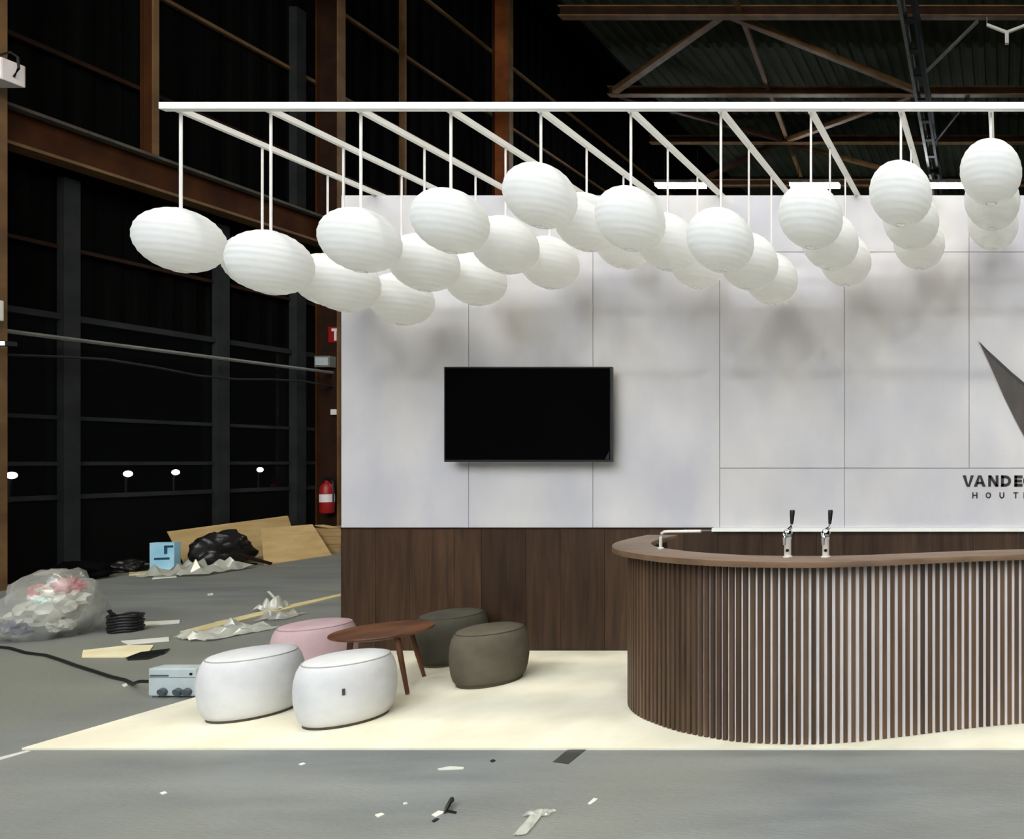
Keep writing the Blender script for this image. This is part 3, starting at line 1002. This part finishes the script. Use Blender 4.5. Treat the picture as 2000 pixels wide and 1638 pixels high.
# black coil beside it
cx_, cy_ = G(202, 1238)
coil = empty('cable_coil', (cx_ + 0.07, cy_ + 0.1, 0))
for k in range(6):
    rr = 0.10 + 0.006 * (k % 2)
    MB().tube([(rr * cos(2 * pi * j / 24), rr * 0.9 * sin(2 * pi * j / 24), 0.014 + k * 0.026 + 0.006 * sin(j)) for j in range(25)], 0.013, 7).build('loop', M['rubber'], coil, smooth=True)
MB().tube([(-0.1, 0, 0.15), (-0.11, -0.02, 0.17), (-0.115, -0.03, 0.2)], 0.014, 7).build('loose_end', M['rubber'], coil, smooth=True)
tag(coil, 'black cable coil lying against the clear rubbish bag', 'cable')

# floor cable to the power box
cp = [G(*p) for p in ((-60, 1262), (-20, 1264), (20, 1268), (50, 1277), (90, 1282), (120, 1292), (150, 1303), (185, 1314), (215, 1324), (245, 1331))]
cpts = [(p[0], p[1], 0.012) for p in cp] + [(-5.95, 4.62, 0.025), (-5.80, 4.52, 0.07), (-5.72, 4.48, 0.09), (-5.6, 4.46, 0.095)]
tag(MB().tube(cpts, 0.011, 8).build('power_cable', M['rubber'], smooth=True), 'thick black power cable running over the floor to the grey box', 'cable')

pb = empty('power_box', (-5.44, 4.50, 0))
MB().box(-0.155, 0.155, -0.08, 0.01, 0.012, 0.195).build('casing', M['box_grey'], pb, bevel=0.01)
MB().box(-0.155, 0.155, -0.082, -0.079, 0.135, 0.137).build('lid_seam', M['socket'], pb)
MB().box(-0.14, -0.02, -0.0825, -0.08, 0.142, 0.152).build('marking', M['socket'], pb)
for xx in (-0.05, 0.05, 0.11):
    MB().tube([(xx, -0.08, 0.045), (xx, -0.1, 0.04)], [0.026, 0.024], 12).build('socket', M['socket'], pb)
MB().box(0.12, 0.135, -0.084, -0.08, 0.15, 0.165).build('latch', M['black'], pb)
for xx in (-0.12, 0.12):
    MB().box(xx - 0.02, xx + 0.02, -0.07, 0.0, 0, 0.012).build('foot', M['socket'], pb)
tag(pb, 'pale grey power distribution box with sockets beside white pouf', 'power box')

# flat offcuts
flat_piece('board_offcut', ((162, 1272), (250, 1262), (300, 1262), (288, 1278), (240, 1284), (160, 1284)), 0.012, 'cream_board', 'cream yellow board offcut lying flat left of the white pouf', 'offcut')
flat_piece('board_offcut', ((236, 1253), (330, 1245), (330, 1252), (250, 1259)), 0.008, 'white_board', 'narrow pale strip lying just behind the cream offcut', 'offcut')
flat_piece('board_offcut', ((233, 1224), (270, 1216), (352, 1212), (350, 1217), (290, 1222), (236, 1228)), 0.01, 'white_board', 'thin white strip lying right of the black coil', 'offcut')
flat_piece('foil_scrap', ((246, 1287), (275, 1276), (332, 1269), (322, 1277), (290, 1288), (250, 1290)), 0.014, 'black_bag', 'black foil scrap lying in front of the cream offcut', 'scrap')
flat_piece('batten', ((352, 1236), (400, 1223), (540, 1189), (668, 1161), (668, 1165), (540, 1196), (410, 1230), (358, 1238)), 0.016, 'tape', 'long pale yellow batten lying along the floor beside the stand', 'batten')
flat_piece('batten', ((420, 1216), (470, 1206), (545, 1190), (470, 1209), (424, 1220)), 0.012, 'tape', 'short pale splinter lying along the long yellow batten', 'batten')


def scatter_sheet(name, px, py, w, d, seed, amp, m, rz, label, cat='plastic', freq=3.0):
    p = G(px, py)
    o = sheet(w, d, seed, amp, freq=freq).build(name, M[m], smooth=True, loc=(p[0], p[1], 0))
    o.rotation_euler.z = rz
    return tag(o, label, cat)


scatter_sheet('plastic_wrap', 445, 1238, 0.38, 0.5, 3, 0.09, 'film_white', -0.2, 'crumpled milky plastic wrap lying by the yellow batten')
scatter_sheet('plastic_wrap', 548, 1206, 0.26, 0.3, 8, 0.07, 'film', 0.3, 'crumpled clear film just behind the pink pouf')
scatter_sheet('plastic_wrap', 532, 1190, 0.2, 0.3, 14, 0.12, 'film_white', 0.5, 'small white film tuft standing on the yellow batten')
tag(MB().bar((*G(540, 1180), 0.05), (*G(524, 1160), 0.03), 0.02, 0.012).build('wood_splinter', M['white_board']), 'small pale stick pointing away from the film tuft', 'stick')

# cardboard heap by the window wall
XW = HX + 0.15
lb = MB().add([(XW + 0.26, 10.0, 0.0), (XW + 0.26, 11.6, 0.0), (XW + 0.05, 11.62, 0.60), (XW + 0.05, 9.95, 0.50),
               (XW + 0.24, 10.0, 0.0), (XW + 0.24, 11.6, 0.0), (XW + 0.03, 11.62, 0.61), (XW + 0.03, 9.95, 0.51)],
              [(0, 1, 2, 3), (7, 6, 5, 4), (0, 4, 5, 1), (1, 5, 6, 2), (2, 6, 7, 3), (3, 7, 4, 0)]).build('cardboard_sheet', M['cardboard'])
tag(lb, 'large yellow cardboard sheet leaning on the dark wall behind the black bag', 'cardboard')
q = [(-11.02, 10.08, 0.0), (-11.08, 11.15, 0.0), (-11.75, 11.5, 0.46), (-11.8, 10.75, 0.46)]
lb = MB().add(q + [(x - 0.01, y, z + 0.015) for x, y, z in q], [(0, 1, 2, 3), (7, 6, 5, 4), (0, 4, 5, 1), (1, 5, 6, 2), (2, 6, 7, 3), (3, 7, 4, 0)]).build('cardboard_sheet', M['cardboard'])
tag(lb, 'light cardboard sheet sloping to the floor right of the black bag', 'cardboard')
cbx = empty('flattened_carton', (-11.55, 12.0, 0))
for k, (z0, z1) in enumerate(((0.0, 0.14), (0.145, 0.27), (0.275, 0.40))):
    MB().box(-0.35 + 0.03 * k, 0.35 - 0.02 * k, -0.6 + 0.04 * k, 0.7, z0, z1).build('layer', M['cardboard_dark'], cbx)
MB().bar((-0.3, -0.3, 0.44), (0.1, -0.45, 0.41), 0.12, 0.01).build('loose_flap', M['cardboard'], cbx)
tag(cbx, 'brown stack of flattened cartons partly behind the stand wall', 'carton')
p = G(432, 1099)
o = blob(0.26, 0.36, 0.28, 9, 0.3, 2.0).build('black_sack', M['black_bag'], smooth='all', loc=(-11.7, 10.12, 0.0))
tag(o, 'shiny black plastic sack lying in front of the leaning cardboard', 'sack')
tag(MB().tube([(*G(470, 1104), 0.16), (*G(500, 1106), 0.1), (*G(530, 1103), 0.02)], 0.025, 6).build('dark_stick', M['rust_dark'], smooth=True), 'dark brown stick lying out of the black sack', 'stick')
tag(MB().bar((*G(432, 1112), 0.02), (*G(500, 1103), 0.02), 0.05, 0.03).build('dark_stick', M['rust_dark']), 'dark flat lath on the floor below the cardboard sheets', 'stick')
bb = empty('blue_printed_box', (*G(322, 1114), 0))
bb.rotation_euler.z = 0.25
MB().box(-0.13, 0.14, -0.05, 0.05, 0.0, 0.40).build('carton', M['blue_print'], bb)
MB().box(0.03, 0.065, -0.053, -0.05, 0.24, 0.36).build('print_mark', M['blue_dark'], bb)
MB().box(0.03, 0.13, -0.053, -0.05, 0.33, 0.36).build('print_mark', M['blue_dark'], bb)
MB().box(-0.08, 0.09, -0.053, -0.05, 0.16, 0.19).build('print_mark', M['blue_dark'], bb)
tag(bb, 'light blue printed box standing left of the leaning cardboard', 'box')
scatter_sheet('plastic_wrap', 390, 1118, 0.75, 0.8, 21, 0.2, 'film_white', 0.15, 'heap of milky plastic film in front of the black sack')
flat_piece('board_offcut', ((297, 1131), (345, 1127), (346, 1110), (312, 1112)), 0.01, 'white_board', 'grey white board lying in front of the blue box', 'offcut')
for i, (px, py, s, lab) in enumerate(((205, 1114, 0.17, 'low dark rubbish heap against the wall right of the clear bag'), (50, 1130, 0.24, 'dark rubbish heap against the wall behind the clear bag'))):
    p = G(px, py)
    tag(blob(s, s * 1.2, s * 0.55, 31 + i, 0.4, 2.2).build('dark_heap', M['black_bag'] if i == 0 else M['cladding'], smooth='all', loc=(p[0] + (0.42 if i == 0 else 0.8), p[1] - 0.1, 0)), lab, 'rubbish')
flat_piece('batten', ((252, 1119), (296, 1117), (296, 1121), (252, 1124)), 0.015, 'tape', 'short pale lath left of the blue printed box', 'batten')

# tape and scraps on the front floor
flat_piece('floor_tape', ((-40, 1489), (52, 1466), (60, 1467), (-30, 1493)), 0.003, 'white_tape', 'white tape line leaving the front left carpet corner', 'tape')
flat_piece('floor_tape', ((1080, 1488), (1108, 1465), (1146, 1463), (1110, 1492)), 0.003, 'dark_tape', 'dark strip of tape on the floor before the carpet', 'tape')
scr = [(((854, 1502), (880, 1497), (906, 1499), (905, 1502), (858, 1504)), 'white_tape', 'thin white paper strip left of the dark tape'),
       (((732, 1592), (745, 1588), (751, 1591), (738, 1597)), 'white_board', 'small white paper scrap left of the black twisted scrap'),
       (((843, 1592), (856, 1584), (870, 1586), (852, 1596)), 'white_board', 'white paper scrap touching the black twisted scrap'),
       (((1148, 1570), (1160, 1559), (1168, 1561), (1154, 1571)), 'white_board', 'small white scrap right of the crumpled film strip'),
       (((583, 1493), (592, 1490), (597, 1492), (588, 1495)), 'white_board', 'tiny white scrap in front of the tagged white pouf'),
       (((312, 1549), (322, 1546), (327, 1549), (318, 1552)), 'white_board', 'tiny white scrap on the floor at front left'),
       (((957, 1486), (964, 1483), (968, 1486), (961, 1489)), 'black', 'tiny black speck on the floor left of the dark tape'),
       (((1070, 1584), (1082, 1581), (1086, 1584), (1074, 1587)), 'white_tape', 'faint white scrap right above the crumpled film strip'),
       (((787, 1569), (794, 1567), (796, 1570), (789, 1572)), 'white_tape', 'faint white fleck above the two touching scraps'),
       (((238, 1338), (246, 1334), (250, 1339), (243, 1342)), 'white_board', 'tiny white scrap beside the black cable near the power box'),
       (((405, 1160), (416, 1158), (416, 1162), (406, 1163)), 'white_board', 'tiny white scrap on the floor below the film heap'),
       (((843, 1604), (852, 1598), (858, 1600), (848, 1606)), 'black', 'small black scrap below the white touching scrap')]
for pts, m, lab in scr:
    flat_piece('paper_scrap', pts, 0.004, m, lab, 'scrap')
tw = [(*G(868, 1590), 0.006), (*G(874, 1584), 0.02), (*G(882, 1573), 0.03), (*G(884, 1570), 0.012)]
ts = empty('twisted_scrap', (*G(876, 1588), 0))
o_ = ts.location
MB().tube([(x - o_.x, y - o_.y, z) for x, y, z in tw], [0.004, 0.010, 0.010, 0.006], 6).build('strip', M['black'], ts, smooth=True)
MB().tube([(x - o_.x, y - o_.y, z) for x, y, z in [(*G(874, 1586), 0.008), (*G(890, 1589), 0.006)]], 0.005, 6).build('strip', M['black'], ts, smooth=True)
tag(ts, 'black twisted tape scrap on the front floor', 'scrap')
scatter_sheet('plastic_strip', 1036, 1608, 0.05, 0.2, 17, 0.025, 'film_white', 0.25, 'crumpled white film strip on the front floor', 'plastic', 5.0)
scatter_sheet('plastic_strip', 1052, 1590, 0.11, 0.05, 27, 0.025, 'film', 0.1, 'small clear film end above the crumpled strip', 'plastic', 5.0)
